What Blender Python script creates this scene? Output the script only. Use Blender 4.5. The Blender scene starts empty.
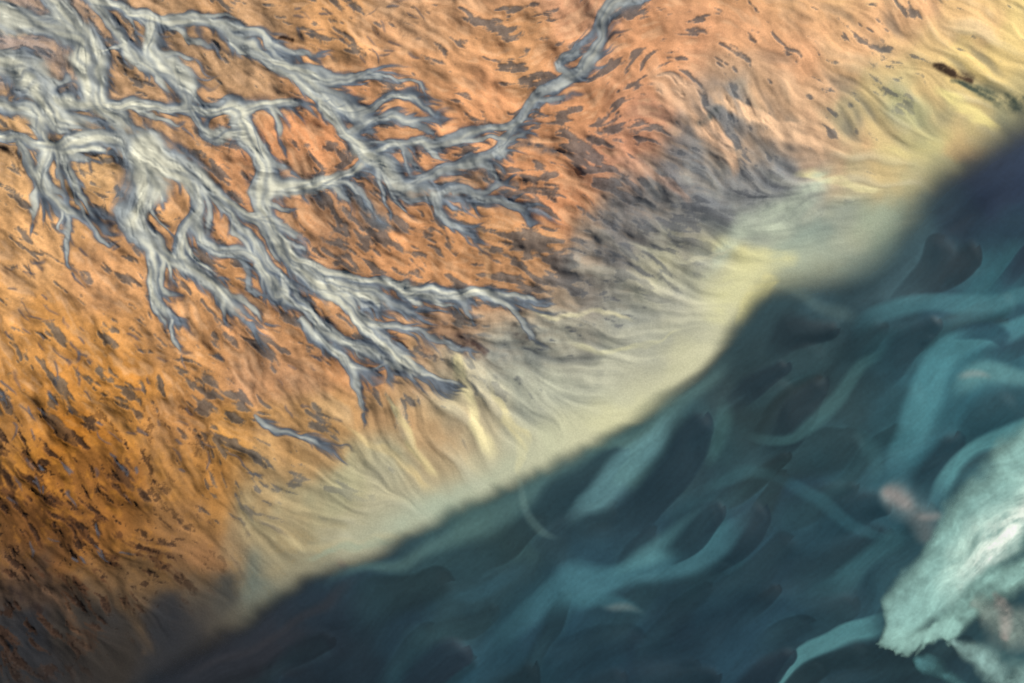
import bpy, math, numpy as np, random, time
T0=time.time()
rng=np.random.default_rng(7); random.seed(7)
# ---------------------------------------------------------------- ground grid, metres (u east, v south)
ST=1.0
U0,U1,V0,V1=-150,1174,-110,793
us=np.arange(U0,U1+.1,ST); vs=np.arange(V0,V1+.1,ST)
NX,NY=len(us),len(vs)
U,V=np.meshgrid(us,vs); U=U.astype(np.float32); V=V.astype(np.float32)
def ss(a,b,x):
    t=np.clip((x-a)/(b-a),0,1); return t*t*(3-2*t)
def vnoise(x,y,seed):
    r=np.random.default_rng(seed).random((256,256)).astype(np.float32)*2-1
    xi=np.floor(x).astype(np.int32); yi=np.floor(y).astype(np.int32)
    fx=x-xi; fy=y-yi; fx=fx*fx*fx*(fx*(fx*6-15)+10); fy=fy*fy*fy*(fy*(fy*6-15)+10)
    x0=xi&255; x1=(xi+1)&255; y0=yi&255; y1=(yi+1)&255
    return (r[y0,x0]*(1-fx)+r[y0,x1]*fx)*(1-fy)+(r[y1,x0]*(1-fx)+r[y1,x1]*fx)*fy
def fbm(x,y,scale,seed,octs=4,g=.5):
    o=0;a=1;n=0;x=x/scale;y=y/scale
    for k in range(octs):
        o=o+a*vnoise(x+31.7*k,y-17.3*k,seed+k); n+=a*a; a*=g
        x,y=(x*1.6-y*1.2),(x*1.2+y*1.6)
    return o/math.sqrt(n)*1.7
SU=(U+fbm(U,V,70,11,2)*6).astype(np.float32); SV=(V+fbm(U,V,70,21,2)*6).astype(np.float32)
WU=(U+fbm(U,V,50,11,3)*5+fbm(U,V,12,15,2)*.9).astype(np.float32)
WV=(V+fbm(U,V,50,21,3)*5+fbm(U,V,12,25,2)*.9).astype(np.float32)
def hx(h):
    h=h.lstrip('#'); return np.array([int(h[i:i+2],16)/255 for i in (0,2,4)],np.float32)
def rbf(pts,vals,x,y,p=3.2,eps=18):
    acc=0;wt=0
    for (a,b),v in zip(pts,vals):
        d2=(x-a)**2+(y-b)**2+eps*eps
        w=(1e4/d2)**p
        acc=acc+w[...,None]*np.asarray(v,np.float32); wt=wt+w
    return acc/wt[...,None]
def coarse(pts,vals,p=1.9,eps=22,warp=26,seed=40):
    cu=np.arange(U0-60,U1+64,4.); cv=np.arange(V0-60,V1+64,4.)
    X,Y=np.meshgrid(cu,cv)
    F=rbf(pts,vals,X,Y,p,eps)
    x=(U+fbm(U,V,90,seed,4)*warp-cu[0])/4; y=(V+fbm(U,V,90,seed+9,4)*warp-cv[0])/4
    x=np.clip(x,0,len(cu)-1.01);y=np.clip(y,0,len(cv)-1.01)
    xi=x.astype(np.int32);yi=y.astype(np.int32);fx=(x-xi)[...,None];fy=(y-yi)[...,None]
    return ((F[yi,xi]*(1-fx)+F[yi,xi+1]*fx)*(1-fy)+(F[yi+1,xi]*(1-fx)+F[yi+1,xi+1]*fx)*fy).astype(np.float32)
LC="""20 250 d2a678;60 330 ca965c;100 400 b8844a;60 450 9c682e;30 520 6c4828;30 600 46382e;20 660 282a2e;100 520 8a5c2e;150 580 6e5438;150 650 303236;80 640 34302c;
220 470 ac7a42;200 400 ae8054;250 420 ba8a50;200 540 9a704a;260 540 98805f;300 520 a89874;350 500 aeaa88;400 500 b8b294;230 600 484844;290 580 6c746a;330 430 ba9060;380 410 ba946a;420 440 bca680;
470 430 c8ba96;520 440 c0bca0;560 400 b2b4a0;600 380 bcbea8;540 350 90928a;480 330 a07e64;450 250 c09068;400 220 c6946c;500 220 b68a64;560 180 be8864;600 250 847e76;650 300 a0a296;700 330 c4c2a2;
740 290 dcd494;650 220 767472;620 150 c29074;700 180 767678;750 170 7c8084;760 230 9aa296;800 250 96a69a;850 200 a8b09e;850 150 c2b28a;900 140 d8c08a;950 100 e6c48a;1000 60 f6d68e;1000 15 fadc96;950 40 f4ca92;
880 60 eebc8e;820 110 dab28c;800 60 e6b086;720 60 dea882;650 80 d4a07a;560 30 c4987a;500 60 c89a72;420 60 d0a078;400 20 b69678;330 30 c4986e;450 110 d49e76;540 120 c2906c;300 150 d09870;350 220 a88468;230 240 c69670;
270 360 b88e6c;340 350 b4845c;100 290 cc9e74;180 60 b49474;760 100 bc9c80;880 100 e4ba8c;1020 110 a0a080;60 180 be9c74;20 60 a8988e;450 500 b8c0a4;560 460 c6c6a6;640 420 d0cea4;900 200 a6b29a;960 150 b8b68a;
-100 100 b08a60;-100 350 b88850;-100 600 504038;1120 20 d8c080;700 -80 c09060;300 -80 b08a60;0 760 303234"""
lp=[];lv=[]
for e in LC.replace("\n","").split(";"):
    a,b,c=e.split(); lp.append((float(a),float(b))); lv.append(hx(c))
land=coarse(lp,lv)
WC="""300 630 222f39;400 600 243a46;450 640 22404c;350 660 1f2e38;250 660 282b31;420 550 2e464c;500 560 304c54;490 510 3e5c5c;600 500 304a54;700 470 2c444c;600 560 284450;640 440 426260;
950 230 213646;1000 170 243348;880 300 2a444c;850 380 2a444a;800 330 284046;760 350 32464a;980 330 32626c;1000 420 2c5660;900 450 305660;800 450 324c52;750 560 24404e;850 560 2c4e5a;650 640 213644;
560 660 284654;740 640 24404e;900 660 1f363e;870 240 3c5860;940 280 24424e;720 400 304c52;560 600 2b4a56;1100 250 20344a;1100 500 386068;700 780 1d3846;300 760 20303c;1100 780 306060;530 690 22404c;820 520 284656;700 560 26464e"""
wp=[];wv=[]
for e in WC.replace("\n","").split(";"):
    a,b,c=e.split(); wp.append((float(a),float(b))); wv.append(hx(c))
water=coarse(wp,wv,warp=30,seed=60)
FL="""100 400 50;60 500 48;250 450 45;450 430 62;380 460 60;520 420 55;600 300 18;650 200 35;720 130 52;800 100 42;900 100 38;980 60 30;550 200 18;450 60 20;300 200 50;100 150 35;330 300 38;700 300 -8;760 260 -25;250 550 40;350 530 -15;640 380 -30;560 360 12;850 200 -10;20 650 50;600 40 -40;420 20 15"""
fp=[];fv=[]
for e in FL.split(";"):
    a,b,c=map(float,e.split()); fp.append((a,b)); fv.append((math.cos(math.radians(c)),math.sin(math.radians(c))))
F=coarse(fp,fv,p=1.6,eps=40,warp=20,seed=80)
ang=np.arctan2(F[...,1],F[...,0])+fbm(U,V,30,90,3)*0.3
DN="""30 250 .35;60 330 .6;30 300 .6;100 400 .85;60 450 .9;150 470 .8;30 560 .95;30 640 1.;120 640 1.;200 420 .95;270 360 1.;250 470 .55;330 430 .35;350 220 1.2;300 200 1.;360 190 1.2;230 240 .7;400 240 .8;450 60 .5;430 110 .25;400 20 1.1;330 40 .7;
250 80 .8;120 60 .9;500 100 .7;560 30 .95;640 60 .65;540 190 1.15;470 180 1.2;620 210 1.2;680 200 1.2;560 250 1.1;480 340 1.;520 340 1.1;600 320 .8;660 120 .75;720 60 .35;820 60 .3;780 120 .8;740 180 1.;650 290 .7;700 350 .1;450 430 .1;560 430 .0;
400 500 .0;300 520 .1;230 560 .5;900 60 .15;1000 40 .1;850 200 .0;100 200 .8;20 120 .9;400 340 .9;350 380 .8;800 220 .2;640 350 .3"""
dp=[];dv=[]
for e in DN.replace("\n","").split(";"):
    a,b,c=map(float,e.split()); dp.append((a,b)); dv.append((c,))
dens=coarse(dp,dv,p=1.7,eps=25,warp=25,seed=100)[...,0]
# ---------------------------------------------------------------- strokes
def crom(P,n):
    P=np.array(P,float); Q=np.vstack([2*P[0]-P[1],P,2*P[-1]-P[-2]]); out=[]
    for i in range(1,len(Q)-2):
        p0,p1,p2,p3=Q[i-1:i+3]
        for t in np.arange(n)/n:
            out.append(.5*((2*p1)+(-p0+p2)*t+(2*p0-5*p1+4*p2-p3)*t*t+(-p0+3*p1-3*p2+p3)*t**3))
    out.append(Q[-2]); return np.array(out)
def near(pts,w,n=5,pad=3,warp=True,tang=False):
    P=np.column_stack([np.array(pts,float),np.interp(np.linspace(0,1,len(pts)),np.linspace(0,1,len(w)),w)])
    C=crom(P,n) if n>1 else P
    C[:,2]=np.maximum(C[:,2],.2)
    m=C[:,2].max()+pad+(12 if warp else 0)
    i0=int(max(0,(C[:,0].min()-m-U0)/ST)); i1=int(min(NX,(C[:,0].max()+m-U0)/ST+1))
    j0=int(max(0,(C[:,1].min()-m-V0)/ST)); j1=int(min(NY,(C[:,1].max()+m-V0)/ST+1))
    if i1<=i0 or j1<=j0: return None
    sl=(slice(j0,j1),slice(i0,i1))
    X,Y=((WU,WV) if warp is True else (SU,SV) if warp=='s' else (U,V)); X=X[sl];Y=Y[sl]
    best=np.full(X.shape,1e9,np.float32); sd=np.zeros_like(best); tt=np.zeros_like(best); ww=np.ones_like(best); tx=np.zeros_like(best); ty=np.zeros_like(best)
    seg=np.hypot(*np.diff(C[:,:2],axis=0).T); cum=np.concatenate([[0],np.cumsum(seg)]); cum/=max(cum[-1],1e-6)
    for k in range(len(C)-1):
        ax,ay,aw=C[k];bx,by,bw=C[k+1]; dx,dy=bx-ax,by-ay; l2=dx*dx+dy*dy+1e-9
        s=np.clip(((X-ax)*dx+(Y-ay)*dy)/l2,0,1)
        ex=X-(ax+s*dx); ey=Y-(ay+s*dy); d=ex*ex+ey*ey
        m=d<best
        best=np.where(m,d,best); sd=np.where(m,np.sign(dx*ey-dy*ex),sd); tt=np.where(m,cum[k]+s*(cum[k+1]-cum[k]),tt); ww=np.where(m,aw+s*(bw-aw),ww)
        if tang: l=math.sqrt(l2); tx=np.where(m,dx/l,tx); ty=np.where(m,dy/l,ty)
    sd=np.sqrt(best)*np.where(sd==0,1,sd)
    if tang: return sl,sd,tt,ww,tx,ty
    return sl,sd,tt,ww
def cover(pts,w,kl=.3,kr=.3,fade=(0,0),n=5,warp=True):
    r=near(pts,w,n,warp=warp)
    if r is None: return None
    sl,d,t,ww=r
    W=np.maximum(ww,.3); x=np.clip(d/W,-1,1)*.5+.5; k=kl+(kr-kl)*x; a=np.abs(d)
    c=1-ss(0,1,(a-W*(1-k))/(W*k+.9))
    if fade[0]>0: c=c*ss(0,fade[0],t)
    if fade[1]>0: c=c*ss(0,fade[1],1-t)
    return sl,c,d,t,ww
def paint(arr,pts,w,col,al=1.,kl=.3,kr=.3,fade=(0,0),tex=None,ta=.0,**kw):
    r=cover(pts,w,kl,kr,fade,**kw)
    if r is None: return
    sl,c=r[0],r[1]*al
    if tex is not None: c=np.clip(c*(1+ta*tex[sl]),0,1)
    col=hx(col) if isinstance(col,str) else col
    arr[sl]=arr[sl]*(1-c[...,None])+col*c[...,None]
# ---------------------------------------------------------------- stream courses
ST_=[
 ([(20,-60),(40,-10),(70,22),(92,60),(98,98),(128,125),(150,148)],[11,10,11,12,10,11,18],1),
 ([(-80,150),(0,138),(50,144),(100,140),(150,148)],[6,5,6,8,15],1),
 ([(-80,40),(0,62),(32,74),(60,108),(100,134)],[16,18,13,12,9],1),
 ([(-40,90),(0,100),(38,112),(55,140)],[12,12,9,7],.8),
 ([(50,-30),(95,2),(150,14),(210,26),(250,50),(300,76),(330,100),(352,132),(372,156),(402,180),(432,190),(470,196)],[6,6,6,5,5,7,9,8,7,10,8,2],.8),
 ([(60,95),(130,104),(200,106),(234,114),(246,142),(266,180),(266,215),(284,250),(320,284),(370,300),(420,310)],[5,5,6,13,11,13,7,9,8,5,2],.95),
 ([(234,114),(272,102),(308,101)],[9,5,2],.85),
 ([(150,148),(142,188),(128,228),(158,258),(190,268),(218,298),(252,322)],[20,17,9,9,9,8,2],.95),
 ([(155,150),(182,182),(190,220),(180,252),(196,285)],[19,14,8,6,3],.9),
 ([(160,155),(202,188),(250,214),(272,240)],[14,8,6,3],.85),
 ([(266,182),(308,186),(350,176),(376,156)],[10,8,6,4],.95),
 ([(128,228),(148,268),(158,298),(170,326)],[7,5,5,3],.8),
 ([(284,250),(330,272),(390,286),(440,290),(490,296),(532,306)],[6,5,5,5,4,2],.85),
 ([(320,284),(350,314),(380,348),(408,374),(440,382)],[6,5,6,7,2],.95),
 ([(262,215),(292,250),(312,285),(345,300)],[5,5,4,2],.75),
 ([(250,270),(290,300),(330,335),(368,352),(390,380)],[3,5,5,4,2],.7),
 ([(370,155),(410,150),(470,136),(520,120),(540,96),(575,76),(600,50),(606,20),(640,-20),(650,-80)],[3,3,3,5,4,9,9,7,10,12],.5),
 ([(402,180),(440,172),(490,160),(512,140)],[4,3,5,4],.35),
 ([(-20,10),(30,28),(70,40),(92,60)],[12,12,8,6],.85),
 ([(52,140),(40,168),(52,198),(90,222)],[4,6,6,2],.7),
 ([(20,145),(36,175),(44,200)],[4,6,2],.65),
 ([(60,150),(75,185),(100,215)],[3,4,2],.6),
 ([(250,50),(300,70),(345,78),(385,70)],[5,5,4,2],.6),
 ([(150,14),(158,50),(188,84),(200,105)],[4,8,10,4],.8),
 ([(95,2),(120,40),(150,60),(190,80)],[4,6,7,3],.7),
 ([(330,100),(360,110),(400,100),(430,108)],[4,4,3,1],.5),
 ([(98,98),(82,72),(80,40)],[6,15,6],.95),
 ([(60,108),(40,85),(10,78)],[7,15,10],.9),
 ([(246,142),(220,138),(200,125)],[5,8,3],.7),
 ([(190,220),(215,245),(250,262),(280,300)],[4,5,4,2],.6),
 ([(432,190),(440,215),(470,225)],[3,3,1],.3),
 ([(258,422),(285,432),(325,448)],[1.2,2.3,1],.45),
 ([(345,300),(370,325),(418,332)],[3,5,1.5],.65),
 ([(300,320),(340,360),(360,372)],[2,4,2],.6),
 ([(470,196),(500,200),(530,215)],[2,3,2],.35),
 ([(272,240),(300,262),(340,285),(395,300)],[4,4,4,2],.6),
 ([(200,188),(235,222),(262,262),(300,292)],[4,5,4,2],.6),
 ([(310,80),(350,100),(372,125)],[4,5,2],.4),
 ([(500,160),(498,150),(520,122)],[4,6,4],.3),
 ([(210,26),(240,32),(290,50)],[3,4,1],.5),
 ([(352,132),(380,120),(412,128),(440,120)],[3,4,3,1],.35),
 ([(575,76),(560,60),(590,40)],[3,5,3],.3),
]
sec=[]
for p,w,pl in list(ST_):
    P=crom([(a,b,0) for a,b in p],6)[:,:2]; L=np.hypot(*np.diff(P,axis=0).T).sum()
    if min(w)>=8 or L<60: continue
    for _ in range(int(L/32)):
        k=random.randint(2,len(P)-2); x,y=P[k]; a=math.atan2(*(P[k+1]-P[k-1])[::-1])
        if not(-20<x<560 and -20<y<420): continue
        fa=float(ang[int(y-V0),int(x-U0)]); a=a+random.choice((-1,1))*random.uniform(.2,.5); q=[(x,y)]; ln=random.uniform(28,75)
        for _ in range(5):
            a+=math.atan2(math.sin(fa-a),math.cos(fa-a))*.25+random.gauss(0,.2); x+=math.cos(a)*ln/5; y+=math.sin(a)*ln/5; q.append((x,y))
        w0=random.uniform(.9,3.2); sec.append((q,[w0*.8,w0,w0*1.2,w0*1.1,w0*.8,.4],pl*random.uniform(.2,.9)))
ALL=sec+ST_
fx,fy=np.cos(ang),np.sin(ang)
for p,w,pl in ST_:
    r=near(p,w,3,pad=16,warp=True,tang=True)
    if r is None: continue
    sl,d,t,ww,tx,ty=r; k=1-ss(0,1,(np.abs(d)-ww)/14)
    s=np.sign(tx*fx[sl]+ty*fy[sl]); s[s==0]=1
    fx[sl]=fx[sl]*(1-k)+tx*s*k; fy[sl]=fy[sl]*(1-k)+ty*s*k
angs=np.arctan2(fy,fx)
# ---------------------------------------------------------------- flow-combed silt texture
def comb(noise,ang,K,h):
    cx=(np.cos(ang)*h).astype(np.float32); cy=(np.sin(ang)*h).astype(np.float32)
    acc=noise.copy(); tot=1.
    for sgn in (1,-1):
        px=np.arange(NX,dtype=np.float32)[None,:].repeat(NY,0); py=np.arange(NY,dtype=np.float32)[:,None].repeat(NX,1)
        xi=px.astype(np.int32); yi=py.astype(np.int32)
        for k in range(K):
            px+=sgn*cx[yi,xi]; py+=sgn*cy[yi,xi]
            xi=np.clip(np.rint(px).astype(np.int32),0,NX-1); yi=np.clip(np.rint(py).astype(np.int32),0,NY-1)
            w=1-(k+1)/(K+1)*.7
            acc+=noise[yi,xi]*w; tot+=w
    acc=acc-acc.mean(); return (acc/acc.std()).astype(np.float32)
def blur(a,n=1):
    for _ in range(n):
        a=(a+np.roll(a,1,0)+np.roll(a,-1,0))/3; a=(a+np.roll(a,1,1)+np.roll(a,-1,1))/3
    return a
n1=rng.standard_normal((NY,NX)).astype(np.float32)
L1=comb(blur(n1,1),angs,4,1.)
L2=comb(fbm(U,V,5,120,3).astype(np.float32),angs,7,1.5)
L3=comb(fbm(U,V,16,130,4).astype(np.float32),ang+.1,9,2.5)
L4=comb(fbm(U,V,14,135,3).astype(np.float32),ang,14,3.)
G=blur(rng.standard_normal((NY,NX)).astype(np.float32),1); G/=G.std()
print("fields",time.time()-T0)
# ---------------------------------------------------------------- shore
SH=[(-260,900),(-60,790),(60,735),(150,682),(240,624),(330,573),(400,540),(445,516),(500,489),(560,459),(615,436),(655,412),(695,382),(722,350),(742,318),(768,288),(810,283),(860,268),(898,235),(925,192),(960,165),(1024,128),(1120,85),(1300,20),(1500,-60)]
C=crom([(a,b,0) for a,b in SH],5)[:,:2]
WU2=U+fbm(U,V,80,301,2)*3; WV2=V+fbm(U,V,80,311,2)*3
best=np.full(U.shape,1e9,np.float32); sg=np.zeros_like(best)
for k in range(len(C)-1):
    ax,ay=C[k];bx,by=C[k+1];dx,dy=bx-ax,by-ay
    s=np.clip(((WU2-ax)*dx+(WV2-ay)*dy)/(dx*dx+dy*dy),0,1)
    ex=WU2-(ax+s*dx);ey=WV2-(ay+s*dy);d=ex*ex+ey*ey;m=d<best
    best[m]=d[m];sg[m]=np.sign(dx*ey-dy*ex)[m]
S=-np.sqrt(best)*sg   # >0 inland
print("shore",time.time()-T0)
# ---------------------------------------------------------------- LAND sediment colours
inl=ss(50,220,S)
iso=fbm(U,V,6,150,5,.65); iso2=fbm(U,V,26,160,5,.6); isoS=fbm(U,V,26,160,3,.45)
calm=1-.55*ss(300,120,V)*ss(300,420,U)
land*= (1+(.03*L2+.02*L1+.02*G)*(.3+.7*inl)*calm+.06*iso2*inl)[...,None]
slate=hx('54585e'); umber=hx('4a3020')
th=1.7-1.45*dens
score=.35*L1+.75*L2+.6*L3+.5*iso2+.15*iso
fl=ss(0,1.0,score-th)*ss(20,120,S)
bz=np.clip(ss(270,80,U)*ss(370,470,V)+ss(500,640,V),0,1)
sat=(1+.16*ss(80,260,S)*(1-.5*bz))[...,None]; lum=land.mean(-1,keepdims=True); land=np.clip(lum+(land-lum)*sat,0,1)*(1+.03*(sat-1)/.16)
brown=bz[...,None]
fc=slate*(1-brown)+umber*brown
land=land*(1-.66*fl[...,None])+fc*.66*fl[...,None]
pit=ss(.8,1.9,iso*.7+.8*L2+.35*iso2+.3*G)*np.clip(bz*.9+.22*dens*inl,0,1)*ss(20,90,S)
land=land*(1-.72*pit[...,None])+hx('2c201a')*.72*pit[...,None]
hot=ss(.3,1.5,-iso*.6-.5*L2+.5*iso2)*bz*ss(620,470,V)
land=land*(1-.4*hot[...,None])+hx('cc8a34')*.4*hot[...,None]
band=ss(-10,20,S)*ss(260,60,S)*ss(240,360,U)
wz=ss(.3,2.2,L4+.3*iso2)*band
land=land*(1-.36*wz[...,None])+hx('e4dec0')*.36*wz[...,None]
dz=ss(.3,2.0,-(L4*.6+L3*.6))*ss(20,90,S)*ss(280,120,S)*ss(430,560,U)
land=land*(1-.5*dz[...,None])+hx('50575b')*.5*dz[...,None]
oc=ss(.4,2.0,-score)*ss(60,260,S)*(1-bz)
land=land*(1-.4*oc[...,None])+hx('f6c89c')*.4*oc[...,None]
TONG=[
 ([(452,330),(458,365),(470,400),(484,432),(492,462)],[3,9,8,10,5],'eadcaa',.9,.5,.95),
 ([(492,370),(505,410),(520,440),(516,476)],[2,5,7,3],'e4d8a6',.8,.5,.95),
 ([(476,215),(484,250),(490,285)],[6,5,2],'d8ac80',.5,.8,.8),
 ([(640,60),(680,95),(715,140),(742,182)],[4,15,14,2],'eec29c',.85,.25,.95),
 ([(700,80),(750,120),(800,135),(832,160)],[4,10,10,2],'f0c69e',.85,.25,.95),
 ([(780,60),(800,110),(826,140)],[6,12,7],'eec096',.6,.6,.6),
 ([(600,150),(640,165),(690,200)],[3,7,2],'c49a80',.5,.4,.9),
 ([(785,178),(820,172),(855,182),(892,196)],[2,9,8,2],'eadeaa',.9,.95,.4),
 ([(860,150),(900,150),(960,140)],[8,28,12],'dcce90',.5,.9,.9),
 ([(930,85),(965,110),(1000,132)],[4,10,7],'f8e69c',.85,.5,.8),
 ([(735,330),(715,305),(740,280),(800,250)],[3,24,26,8],'d8d49c',.7,1,1),
 ([(738,326),(745,305),(758,288),(778,278)],[5,12,11,4],'fff2a4',1,.5,.7),
 ([(690,290),(740,240),(800,205),(840,150)],[2,18,22,6],'c4ceb6',.65,.95,.95),
 ([(600,340),(660,325),(720,300)],[2,16,16],'cccab0',.5,.95,.95),
 ([(540,390),(610,370),(690,320)],[4,22,16],'c8c8b0',.4,1,1),
 ([(380,395),(410,440),(450,485)],[2,6,6],'e0d098',.6,.5,.95),
 ([(330,420),(400,460),(440,500)],[2,5,5],'dcc48e',.55,.5,.95),
 ([(230,480),(240,520),(300,545),(360,548),(420,530)],[2,6,6,8,6],'ccbc90',.45,.7,.95),
 ([(300,560),(350,550),(400,545)],[2,6,5],'9ca890',.6,.8,.9),
 ([(520,300),(560,320),(600,310),(640,320)],[2,3,3,1],'dcd4ac',.6,.6,.9),
 ([(560,340),(600,352),(650,345),(690,330)],[2,4,3,1],'dcd8ac',.5,.6,.9),
 ([(620,240),(660,262),(700,262),(740,250)],[1,4,3,1],'ccc8aa',.5,.6,.9),
 ([(20,560),(60,600),(90,650)],[2,6,3],'84644a',.4,.9,.9),
 ([(100,590),(130,620),(150,660)],[2,9,5],'785e42',.4,.9,.9),
 ([(340,560),(360,585),(380,605)],[3,6,2],'8a7868',.7,.6,.9),
]
for p,w,c,a,kl,kr in TONG:
    paint(land,p,w,c,a,kl,kr,fade=(.25,.15),tex=L2,ta=.2)
gx=ss(430,620,U)[...,None]
shore_silt=np.exp(-((S-14)/(21+10*gx[...,0]))**2)*ss(270,420,U)*ss(880,740,U)  # pale silt band along the shore, creamier towards the east
land=land*(1-.5*shore_silt[...,None])+(hx('aebca8')*(1-gx)+hx('e2e0b6')*gx)*.5*shore_silt[...,None]
DARKS=[([(936,58),(950,66),(975,80)],[6,10,5],'4a3a2e',.8),([(955,80),(995,96),(1050,110)],[4,13,24],'4c5448',.65),
 ([(284,39),(294,40)],[2,2.4],'2c1c14',.9),([(0,150),(15,158),(24,168)],[6,6,3],'1c1614',.95),([(72,154),(90,157)],[4,5],'1c1614',.95),([(108,156),(130,164)],[6,5],'241a16',.95),
 ([(342,318),(362,326)],[3,2],'30201a',.8),([(396,345),(402,352)],[2,2],'30201a',.7),([(0,470),(14,490)],[10,5],'30221a',.8),
 ([(455,335),(470,345),(480,356)],[9,14,7],'4a3834',.6),([(515,332),(540,345)],[12,9],'504a44',.5),([(10,590),(40,610)],[6,4],'2a2220',.8),
 ([(505,160),(530,148),(560,160)],[4,10,4],'5c5c60',.6),([(700,120),(720,110)],[9,9],'666a68',.4),
 ([(440,185),(480,180),(520,190)],[8,16,5],'62666a',.5),([(335,195),(370,215),(400,235)],[8,16,6],'62666a',.5)]
for p,w,c,a in DARKS: paint(land,p,w,c,a,1,1,tex=L2+.6*iso+.5*L3,ta=.4)
# ---------------------------------------------------------------- STREAMS
SC=np.tile(hx('5c646c'),(NY,NX,1)).astype(np.float32); SA=np.zeros((NY,NX),np.float32)
def over(sl,c,col):
    A=SA[sl]; An=c+A*(1-c); k=(c/np.maximum(An,1e-5))[...,None]
    SC[sl]=SC[sl]*(1-k)+col*k; SA[sl]=An
def sstroke(pts,w,col,al,kl=.4,kr=.4,fade=(0,0),tex=None,ta=0,**kw):
    r=cover(pts,w,kl,kr,fade,**kw)
    if r is None:return
    sl,c=r[0],r[1]*al
    if tex is not None: c=np.clip(c*(1+ta*tex[sl]),0,1)
    over(sl,c,hx(col) if isinstance(col,str) else col)
slateS=hx('5e6873'); slateD=hx('4a5056'); pale=hx('d8d6c0'); mid=hx('9aa2a6')
def feathers(pts,w,dn,maxl):
    P=crom([(a,b,0) for a,b in pts],6)[:,:2]; n=len(P)
    W=np.interp(np.linspace(0,1,n),np.linspace(0,1,len(w)),w)
    cum=np.concatenate([[0],np.cumsum(np.hypot(*np.diff(P,axis=0).T))])
    L=cum[-1]; s=0
    while s<L:
        s+=random.uniform(2.0,7.0)/dn; t=min(s/L,1)
        x=np.interp(s,cum,P[:,0]); y=np.interp(s,cum,P[:,1]); i=min(np.searchsorted(cum,s),n-1); i=max(i,1)
        a=math.atan2(P[i,1]-P[i-1,1],P[i,0]-P[i-1,0]); ww=W[i]
        gi=int(np.clip(x-U0,0,NX-1)); gj=int(np.clip(y-V0,0,NY-1)); fa=float(ang[gj,gi])
        side=random.choice((-1,1)); a2=a+side*random.uniform(.1,.6)
        if math.cos(a2-fa)<0 and random.random()<.8: continue
        ln=random.uniform(.35,1)*maxl*(.55+.7*t)
        x0=x-math.sin(a)*side*ww*.6; y0=y+math.cos(a)*side*ww*.6
        pts2=[(x0,y0)]; aa=a2
        for k in range(4):
            dlt=math.atan2(math.sin(fa-aa),math.cos(fa-aa)); aa+=dlt*.25+random.gauss(0,.12)
            x0+=math.cos(aa)*ln/4; y0+=math.sin(aa)*ln/4; pts2.append((x0,y0))
        c=slateS*(1-random.random()*.25)+mid*random.random()*.3
        w0=random.uniform(.7,2.6)
        sstroke(pts2,[w0*1.3,w0*1.2,w0*.9,w0*.5,.2],c,random.uniform(.3,.8),.9,.9,fade=(0,.5),n=1)
for p,w,pl in ST_: feathers(p,w,2.3,36)
for p,w,pl in sec: feathers(p,w,.7,18)
# faint isolated rills over the western flat
for _ in range(150):
    x,y=random.choice([(random.uniform(-10,90),random.uniform(240,420)),(random.uniform(90,330),random.uniform(330,470)),(random.uniform(280,420),random.uniform(-20,60)),(random.uniform(0,140),random.uniform(380,560))])
    a=float(ang[int(y-V0),int(x-U0)])+random.gauss(0,.2); ln=random.uniform(8,26); q=[(x,y)]
    for k in range(3): x+=math.cos(a)*ln/3; y+=math.sin(a)*ln/3; a+=random.gauss(0,.2); q.append((x,y))
    w0=random.uniform(.7,1.9); sstroke(q,[w0*.5,w0,w0,.3],slateS,random.uniform(.25,.6),.9,.9,fade=(.2,.3),n=1)
print("feathers",time.time()-T0)
def swell(w,n,amp=.4):
    W=np.interp(np.linspace(0,1,n),np.linspace(0,1,len(w)),w); return W*(1+amp*np.random.default_rng(int(sum(w)*10)+n).uniform(-1,1,n))
def offs(p,w,n,amt,ph,fr):
    P=crom([(a,b,0) for a,b in p],n)[:,:2]; Tn=np.gradient(P,axis=0); Tn/=np.hypot(*Tn.T)[:,None]+1e-6
    W=np.interp(np.linspace(0,1,len(P)),np.linspace(0,1,len(w)),w)
    o=amt*np.sin(np.linspace(0,fr,len(P))+ph)*W
    return [tuple(q) for q in P+np.column_stack([-Tn[:,1],Tn[:,0]])*o[:,None]]
meta=[(p,swell(w,len(p)*2),pl,random.uniform(0,6)) for p,w,pl in ALL]
for p,w,pl,ph in meta: sstroke(p,w*1.9+3,slateS,.22,1,1,tex=L2,ta=1.2,fade=(0,.2))
for p,w,pl,ph in meta: sstroke(offs(p,w,3,.5,ph+3.1,5),w*.9+.3,slateS,.55,1,1,tex=L2,ta=.4,fade=(0,.2),n=2)
for p,w,pl,ph in meta: sstroke(p,w*1.1+.4,mid*(.4+.6*pl)+slateS*(.6-.6*pl),.75,.7,.7,fade=(0,.25),n=3)
for p,w,pl,ph in meta: sstroke(offs(p,w,3,.2,ph,5),w*1.05+.3,pale,.95*pl,.8,.8,fade=(0,.25),n=2)
for p,w,pl,ph in meta:
    if max(w)>4.5:
        for r in range(2):
            sstroke(offs(p,w,3,random.uniform(.4,.9),random.uniform(0,6),random.uniform(3,7)),[.4,max(w)*.22,max(w)*.16,.3],[slateS,mid*.9][r],.45,1,1,n=2,fade=(.2,.2))
SC*=(1+.015*L1+.035*L2)[...,None]
SA=np.clip(SA,0,1); SA*=ss(15,60,S)
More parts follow.
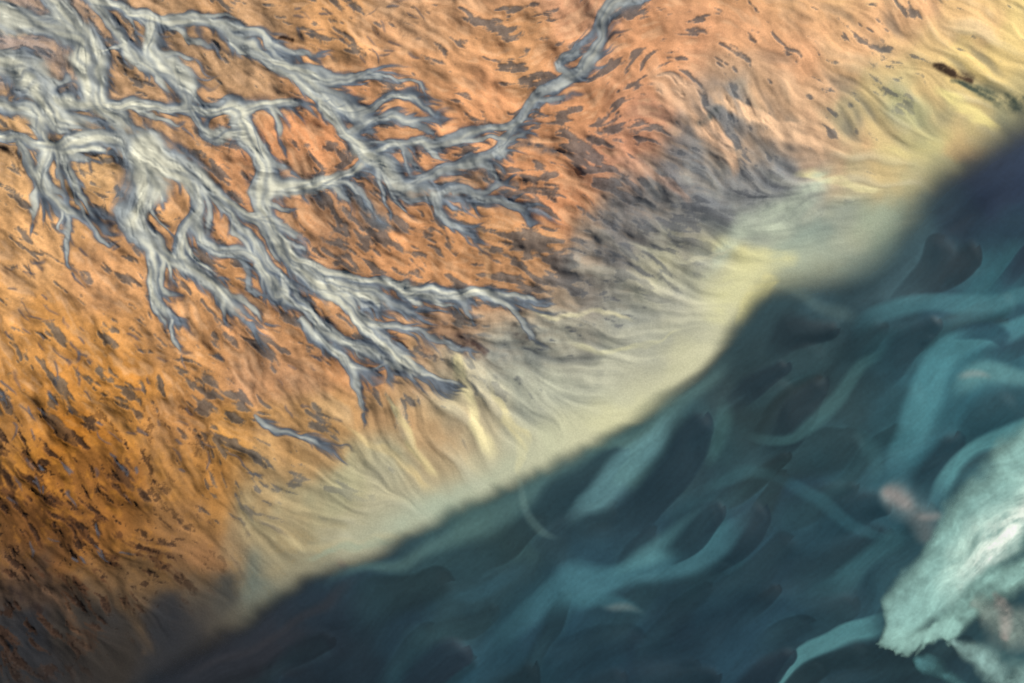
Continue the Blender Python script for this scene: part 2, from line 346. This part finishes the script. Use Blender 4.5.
# ---------------------------------------------------------------- WATER : submerged silt dunes
aw=math.radians(-40); xr=SU*math.cos(aw)+SV*math.sin(aw); yr=-SU*math.sin(aw)+SV*math.cos(aw)
farS=ss(-6,-50,S)
M1=fbm(xr/3,yr,30,410,3); M3=fbm(xr/1.8,yr,55,415,2)
gr=fbm(xr/5,yr,3,430,3)
water*=(1+.07*M3+.04*M1)[...,None]
HW=np.zeros((NY,NX),np.float32)
def dune(q,w,h,fade):
    r=cover(q,w,1,.8,fade,n=3,warp='s')
    if r is None: return
    HW[r[0]]=np.maximum(HW[r[0]],r[1]*h)
R2=random.Random(5)
cells=[(x+R2.uniform(-30,30),y+R2.uniform(-24,24)) for y in range(180,830,52) for x in range(-40,1190,74)]
R2.shuffle(cells)
def shift(q,dx,dy): return [(u+dx,v+dy) for u,v in q]
for x,y in cells:
    j,i=int(np.clip(y-V0,0,NY-1)),int(np.clip(x-U0,0,NX-1))
    if S[j,i]>-34: continue
    a=math.radians(R2.uniform(-60,-15)); ln=R2.uniform(60,140); wd=R2.uniform(11,30); cv=R2.uniform(-.45,.45); sd_=R2.choice((0,1,1))
    q=[]; px,py=x-math.cos(a)*ln,y-math.sin(a)*ln
    for k in range(5):
        q.append((px,py)); px+=math.cos(a+cv*(k/2-1))*ln/4; py+=math.sin(a+cv*(k/2-1))*ln/4
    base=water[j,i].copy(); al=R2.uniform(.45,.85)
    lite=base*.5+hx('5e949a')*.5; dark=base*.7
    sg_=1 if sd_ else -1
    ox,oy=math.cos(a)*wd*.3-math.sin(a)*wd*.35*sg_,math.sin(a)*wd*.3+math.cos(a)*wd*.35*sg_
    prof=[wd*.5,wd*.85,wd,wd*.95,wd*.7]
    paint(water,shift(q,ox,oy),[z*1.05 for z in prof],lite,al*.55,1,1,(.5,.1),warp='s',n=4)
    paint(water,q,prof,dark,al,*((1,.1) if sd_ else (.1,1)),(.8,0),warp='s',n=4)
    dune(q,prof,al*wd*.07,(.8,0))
WR=[
 ([(320,590),(400,560),(500,508),(600,455),(660,420),(705,385),(738,345)],[5,10,20,20,20,16,8],'5e807c',.55,.95,.95,(.1,.1)),
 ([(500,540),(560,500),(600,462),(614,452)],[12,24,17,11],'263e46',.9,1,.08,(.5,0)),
 ([(480,650),(520,600),(560,585)],[14,30,20],'24444e',.5,.9,.9,(.3,.3)),
 ([(514,478),(520,512),(540,540),(566,554)],[4,5,5,2],'82a098',.3,.6,1,(0,.3)),
 ([(560,540),(590,502),(622,468),(655,438),(690,418)],[8,17,22,18,8],'6c9a9e',.75,.4,1,(.25,.3)),
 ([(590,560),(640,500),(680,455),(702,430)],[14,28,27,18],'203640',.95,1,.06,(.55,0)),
 ([(700,480),(722,445),(730,420),(726,395)],[4,12,12,3],'4b7473',.5,.95,.7,(.3,.3)),
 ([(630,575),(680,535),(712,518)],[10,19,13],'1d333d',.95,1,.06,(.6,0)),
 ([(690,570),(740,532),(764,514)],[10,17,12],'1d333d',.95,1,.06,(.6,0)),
 ([(470,660),(520,620),(580,592),(640,572),(700,550),(735,528),(770,503)],[10,18,24,22,18,9,3],'4a7c86',.7,.35,1,(.4,.2)),
 ([(600,575),(650,552),(700,525),(730,508)],[6,15,13,3],'5c9094',.55,.45,1,(.4,.25)),
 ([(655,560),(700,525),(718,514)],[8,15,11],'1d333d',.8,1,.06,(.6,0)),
 ([(560,610),(610,600),(660,615)],[5,10,3],'3e6c76',.6,.7,.95,(.3,.3)),
 ([(605,606),(630,607),(655,612)],[3,6,2],'7e8480',.5,1,1,(.4,.4)),
 ([(740,420),(770,380),(810,355),(850,345)],[10,22,22,8],'2f4a50',.7,.9,.4,(.2,.2)),
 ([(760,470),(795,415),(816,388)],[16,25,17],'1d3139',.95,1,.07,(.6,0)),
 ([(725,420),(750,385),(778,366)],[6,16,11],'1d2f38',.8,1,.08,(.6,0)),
 ([(740,430),(765,440),(800,436),(840,400),(860,370),(900,345)],[4,7,8,10,10,4],'4c7878',.5,.95,.5,(.25,.25)),
 ([(770,290),(810,298),(846,312),(850,330)],[3,10,14,5],'566e6e',.55,.9,.95,(.2,.3)),
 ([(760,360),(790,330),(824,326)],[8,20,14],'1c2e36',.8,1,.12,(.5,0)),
 ([(780,264),(820,256),(866,244),(905,200)],[8,28,32,10],'708c86',.65,1,1,(.15,.2)),
 ([(850,350),(870,320),(920,300),(980,302),(1040,300)],[6,16,15,14,12],'457880',.65,.3,1,(.35,0)),
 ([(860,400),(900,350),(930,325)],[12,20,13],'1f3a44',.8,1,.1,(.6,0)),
 ([(905,500),(908,440),(925,392),(955,352),(1010,335),(1060,330)],[4,22,22,19,15,12],'508a92',.75,.3,1,(.35,0)),
 ([(940,400),(975,378),(1030,382)],[6,15,11],'6a9c9c',.6,.6,.95,(.35,0)),
 ([(950,380),(968,377),(990,382)],[3,5,3],'a8a49c',.4,1,1,(.35,.35)),
 ([(940,340),(985,330),(1010,345)],[6,14,10],'204150',.7,1,.2,(.5,.1)),
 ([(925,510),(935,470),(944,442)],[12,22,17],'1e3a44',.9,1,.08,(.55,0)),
 ([(950,440),(980,410),(1040,395)],[12,22,20],'264a54',.8,.8,.2,(.2,0)),
 ([(940,520),(955,480),(980,445),(1040,415)],[10,14,14,12],'68a6a8',.65,.35,1,(.3,0)),
 ([(960,500),(1000,470),(1050,450)],[12,14,16],'3a646c',.6,.8,.8,(.2,0)),
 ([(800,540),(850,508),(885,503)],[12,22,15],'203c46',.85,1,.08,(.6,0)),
 ([(800,600),(850,570),(890,545),(900,520)],[6,18,16,4],'42727a',.5,.4,1,(.4,.2)),
 ([(770,480),(820,500),(860,530),(890,545)],[4,9,9,3],'38646e',.5,.5,.95,(.3,.2)),
 ([(850,420),(880,460),(880,490)],[8,14,6],'386066',.45,.9,.9,(.3,.3)),
 ([(780,700),(805,660),(850,632),(895,612)],[5,12,16,12],'588e92',.8,.15,1,(0,.25)),
 ([(790,700),(820,674),(870,658),(910,655)],[8,14,18,14],'1e343b',.85,.3,.8,(0,0)),
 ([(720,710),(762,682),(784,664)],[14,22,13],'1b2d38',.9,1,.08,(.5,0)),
 ([(640,700),(700,640),(760,610),(800,600)],[20,34,24,10],'1f3844',.45,.95,.95,(.2,.2)),
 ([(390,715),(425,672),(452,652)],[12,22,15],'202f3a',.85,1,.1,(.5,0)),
 ([(440,600),(480,585),(520,560)],[6,12,8],'345864',.5,.9,.6,(.3,.3)),
 ([(690,500),(750,475),(790,485)],[6,10,6],'3a6066',.5,.9,.6,(.3,.3)),
 ([(180,690),(260,645),(330,600),(380,575)],[6,6,6,4],'343438',.5,.9,.9,(.2,.3)),
 ([(885,492),(905,500),(922,522),(918,556)],[12,28,26,8],'7c807e',.6,1,1,(.15,.15)),
 ([(884,490),(908,497),(922,512)],[6,17,9],'b09e96',.5,1,1,(.3,.3)),
 ([(915,517),(938,518),(952,522)],[6,9,4],'ac9f98',.4,1,1,(.35,.35)),
]
for p,w,c,a,kl,kr,f in WR:
    paint(water,p,w,c,a,kl,kr,f,tex=M1,ta=.06,warp='s')
    if f[1]==0 and kr<.15 and kl==1: dune(p,w,.08*max(w),(max(f[0],.7),0))
water*=(1+.02*gr+.014*G)[...,None]
sw=13+18*ss(690,860,U)*ss(380,240,V)+4*ss(360,200,U)
WA=1-ss(-1,1,(S+1.5*L4*ss(-20,0,S))/sw)
# ---------------------------------------------------------------- silt plume + sandbars
SCs,SAs=SC,SA
Pt=fbm(xr/4,yr,8,600,5,.6); Pf=fbm(U,V,18,620,4,.55)
SC=np.tile(hx('8fb8ae'),(NY,NX,1)).astype(np.float32); SA=np.zeros((NY,NX),np.float32)
kw=dict(warp='s')
sstroke([(1090,430),(1040,475),(985,530),(940,575),(912,605),(900,626)],[60,54,46,38,30,14],'8cb6ae',.97,.7,.45,tex=Pf,ta=.1)
sstroke([(1090,450),(1030,500),(975,550),(925,604)],[40,36,30,18],'bcdacc',.85,.95,.95,tex=Pt,ta=.3,fade=(0,.3))
sstroke([(1080,470),(1010,528),(950,588)],[22,20,11],'ecf8ea',.9,1,1,tex=Pt,ta=.45,fade=(0,.35))
sstroke([(1060,560),(1000,585),(960,615),(935,638)],[24,26,22,8],'90bab0',.85,.9,.6,tex=Pf,ta=.2)
for k in range(70):
    t=random.random(); x=888+t*66; y=634-t*2+random.uniform(-6,6); a=math.radians(random.uniform(105,165)); l=random.uniform(5,12)
    sstroke([(x+6,y-6),(x+math.cos(a)*l*.5,y+math.sin(a)*l*.5),(x+math.cos(a)*l,y+math.sin(a)*l)],[6,4,1],'94beb4',.28,1,1,n=2)
SC*=(1+.04*Pt+.03*Pf+.015*G)[...,None]
plume=(SC.copy(),np.clip(SA,0,1))
SC=np.tile(hx('a8aaa0'),(NY,NX,1)).astype(np.float32); SA=np.zeros((NY,NX),np.float32)
sstroke([(975,600),(1010,630),(1050,640)],[8,30,28],'98aca2',.65,1,1,tex=Pf,ta=.25)
sstroke([(1000,600),(1010,622),(1012,645)],[6,12,6],'baaaa2',.4,1,1,tex=Pf,ta=.4)
sstroke([(955,640),(1000,672),(1050,705)],[6,20,28],'8eb2ac',.75,1,.95,tex=Pf,ta=.3)
sstroke([(920,650),(935,668),(960,690)],[4,12,12],'4e7c80',.6,1,.8,tex=Pf,ta=.3)
SC*=(1+.04*Pt+.03*Pf+.015*G)[...,None]
bar=(SC.copy(),np.clip(SA,0,1))
SC,SA=SCs,SAs
print("paint",time.time()-T0)
# ---------------------------------------------------------------- heights
amp=ss(8,170,S)*(.55+.45*np.clip(dens,0,1))*(1-.35*ss(200,60,V)*ss(560,700,U))
land_h=-1.2+7*ss(60,520,S)+(.17*L2+1.1*blur(L3,2)+1.9*isoS+.04*iso)*amp
land_h=land_h+ss(8,60,S)*ss(280,120,S)*.6*L4-fl*.7*inl-pit*.8
land_h=land_h-blur(SAs,2)*.8
land_h=np.where(S<0,land_h-1.0*ss(0,30,-S),land_h)
HW=blur(HW,3)
water_h=1.0+(.3*M1+1.6*M3+HW)*farS
water_h=np.where(S>20,np.maximum(water_h,land_h+.35),water_h)
# ---------------------------------------------------------------- meshes
def lin(c):
    c=np.clip(c,0,1); return np.where(c<=.04045,c/12.92,((c+.055)/1.055)**2.4)
X=(U-512).ravel(); Y=(341.5-V).ravel()
idx=np.arange(NX*NY).reshape(NY,NX)
def quadred(a,f): return f.reduce([a[1:,:-1],a[1:,1:],a[:-1,1:],a[:-1,:-1]]).ravel()
def sheet(name,Z,col,alpha,mats,thr=None,keep=None):
    q=np.stack([idx[1:,:-1],idx[1:,1:],idx[:-1,1:],idx[:-1,:-1]],-1).reshape(-1,4)
    m=np.ones(len(q),bool); mi=np.zeros(len(q),np.int32)
    if thr is not None:
        m=quadred(alpha,np.maximum)>thr; mi=(quadred(alpha,np.minimum)>.997).astype(np.int32)
    if keep is not None: m&=keep
    q=q[m]; mi=mi[m]
    used,inv=np.unique(q,return_inverse=True); q=inv.reshape(-1,4)
    me=bpy.data.meshes.new(name); nv=len(used); nf=len(q)
    me.vertices.add(nv); co=np.column_stack([X[used],Y[used],Z.ravel()[used]]).astype(np.float32)
    me.vertices.foreach_set("co",co.ravel())
    me.loops.add(nf*4); me.loops.foreach_set("vertex_index",q.astype(np.int32).ravel())
    me.polygons.add(nf); me.polygons.foreach_set("loop_start",np.arange(nf,dtype=np.int32)*4)
    me.polygons.foreach_set("use_smooth",np.ones(nf,bool))
    for mm in mats: me.materials.append(mm)
    if len(mats)>1: me.polygons.foreach_set("material_index",mi)
    me.update(calc_edges=True)
    c=lin(col.reshape(-1,3)[used])
    rgba=np.column_stack([c,np.ones(nv)]).astype(np.float32)
    at=me.attributes.new("sediment","FLOAT_COLOR","POINT"); at.data.foreach_set("color",rgba.ravel())
    if alpha is not None:
        at=me.attributes.new("cover","FLOAT","POINT"); at.data.foreach_set("value",alpha.ravel()[used].astype(np.float32))
    ob=bpy.data.objects.new(name,me); bpy.context.collection.objects.link(ob)
    print(name,nv,nf); return ob
def material(name,rough,spec,gscale,gamt,bump,cover):
    m=bpy.data.materials.new(name); m.use_nodes=True; nt=m.node_tree; N=nt.nodes; Lk=nt.links
    b=N["Principled BSDF"]
    at=N.new("ShaderNodeAttribute"); at.attribute_name="sediment"
    tc=N.new("ShaderNodeTexCoord")
    n=N.new("ShaderNodeTexNoise"); n.inputs["Scale"].default_value=gscale; n.inputs["Detail"].default_value=2; n.inputs["Roughness"].default_value=.7
    Lk.new(tc.outputs["Object"],n.inputs["Vector"])
    mr=N.new("ShaderNodeMapRange"); mr.inputs["From Min"].default_value=.25; mr.inputs["From Max"].default_value=.75
    mr.inputs["To Min"].default_value=1-gamt; mr.inputs["To Max"].default_value=1+gamt; Lk.new(n.outputs["Fac"],mr.inputs["Value"])
    sc=N.new("ShaderNodeVectorMath"); sc.operation='SCALE'; Lk.new(at.outputs["Color"],sc.inputs[0]); Lk.new(mr.outputs["Result"],sc.inputs["Scale"])
    Lk.new(sc.outputs["Vector"],b.inputs["Base Color"])
    b.inputs["Roughness"].default_value=rough; b.inputs["Specular IOR Level"].default_value=spec
    if bump>0:
        bp=N.new("ShaderNodeBump"); bp.inputs["Strength"].default_value=bump; bp.inputs["Distance"].default_value=.6
        Lk.new(n.outputs["Fac"],bp.inputs["Height"]); Lk.new(bp.outputs["Normal"],b.inputs["Normal"])
    if cover:
        ca=N.new("ShaderNodeAttribute"); ca.attribute_name="cover"; Lk.new(ca.outputs["Fac"],b.inputs["Alpha"])
    return m
def pair(name,*a): return [material(name+"_thin",*a,True),material(name,*a,False)]
sheet("sand_flat_ground",land_h,land,None,[material("silty_sand",.95,.1,.55,.1,.2,False)],keep=quadred(S,np.maximum)>-45)
sheet("braided_stream",land_h+.35,SCs,SAs,pair("meltwater_silt",.7,.2,.5,.04,.05),.01)
sheet("river_water",water_h,water,WA,pair("glacial_water",.55,.2,.35,.03,0),.003)
sheet("silt_plume",water_h+.35,plume[0],plume[1],pair("silt_plume_water",.6,.2,.4,.05,.05),.01)
sheet("sandbar",water_h+.7,bar[0],bar[1],pair("wet_sand",.8,.2,.6,.06,.1),.01)
def farmat():
    m=bpy.data.materials.new("far_sand"); m.use_nodes=True; N=m.node_tree.nodes; Lk=m.node_tree.links; b=N["Principled BSDF"]
    tc=N.new("ShaderNodeTexCoord"); sx=N.new("ShaderNodeSeparateXYZ"); Lk.new(tc.outputs["Object"],sx.inputs[0])
    n=N.new("ShaderNodeTexNoise"); n.inputs["Scale"].default_value=.004; n.inputs["Detail"].default_value=9; n.inputs["Distortion"].default_value=1; Lk.new(tc.outputs["Object"],n.inputs["Vector"])
    a=N.new("ShaderNodeMath"); a.operation='MULTIPLY_ADD'; a.inputs[1].default_value=-.6; Lk.new(sx.outputs[0],a.inputs[0]); Lk.new(sx.outputs[1],a.inputs[2])
    c=N.new("ShaderNodeMath"); c.operation='MULTIPLY_ADD'; c.inputs[1].default_value=120; Lk.new(n.outputs["Fac"],c.inputs[0]); Lk.new(a.outputs[0],c.inputs[2])
    mr=N.new("ShaderNodeMapRange"); mr.inputs["From Min"].default_value=-60; mr.inputs["From Max"].default_value=60; Lk.new(c.outputs[0],mr.inputs["Value"])
    r=N.new("ShaderNodeValToRGB"); r.color_ramp.elements[0].position=.35; r.color_ramp.elements[0].color=(.2,.12,.06,1); r.color_ramp.elements[1].position=.65; r.color_ramp.elements[1].color=(.5,.28,.11,1); Lk.new(n.outputs["Fac"],r.inputs["Fac"])
    r2=N.new("ShaderNodeValToRGB"); r2.color_ramp.elements[0].position=.35; r2.color_ramp.elements[0].color=(.012,.035,.055,1); r2.color_ramp.elements[1].position=.7; r2.color_ramp.elements[1].color=(.04,.11,.12,1); Lk.new(n.outputs["Fac"],r2.inputs["Fac"])
    mx=N.new("ShaderNodeMix"); mx.data_type='RGBA'; Lk.new(mr.outputs["Result"],mx.inputs["Factor"]); Lk.new(r2.outputs["Color"],mx.inputs[6]); Lk.new(r.outputs["Color"],mx.inputs[7]); Lk.new(mx.outputs[2],b.inputs["Base Color"])
    b.inputs["Roughness"].default_value=.9; return m
me=bpy.data.meshes.new("coastal_plain"); R=60000
me.from_pydata([(-R,-R,-9),(R,-R,-9),(R,R,-9),(-R,R,-9)],[],[(0,1,2,3)]); me.materials.append(farmat())
bpy.context.collection.objects.link(bpy.data.objects.new("coastal_plain_ground",me))
# ---------------------------------------------------------------- light, sky, camera
el,az=math.radians(32),math.radians(48)
w=bpy.data.worlds.new("World"); bpy.context.scene.world=w; w.use_nodes=True
sk=w.node_tree.nodes.new("ShaderNodeTexSky"); sk.sky_type='NISHITA'; sk.sun_disc=False; sk.sun_elevation=el; sk.sun_rotation=az
bg=w.node_tree.nodes["Background"]; bg.inputs["Strength"].default_value=.055; w.node_tree.links.new(sk.outputs["Color"],bg.inputs["Color"])
sl=bpy.data.lights.new("sun","SUN"); sl.energy=5.0; sl.angle=math.radians(.5); sl.color=(1,.95,.87)
so=bpy.data.objects.new("sun",sl); bpy.context.collection.objects.link(so)
from mathutils import Vector
sd=Vector((math.sin(az)*math.cos(el),math.cos(az)*math.cos(el),math.sin(el))); so.rotation_euler=(-sd).to_track_quat('-Z','Y').to_euler()
cd=bpy.data.cameras.new("camera"); cd.sensor_width=36; cd.lens=50; cd.clip_start=10; cd.clip_end=200000
co=bpy.data.objects.new("camera",cd); bpy.context.collection.objects.link(co)
co.location=(0,0,1024*50/36+2); co.rotation_euler=(0,0,0); bpy.context.scene.camera=co
sc=bpy.context.scene; sc.view_settings.view_transform='Standard'; sc.view_settings.look='None'; sc.view_settings.exposure=0
print("done",time.time()-T0)
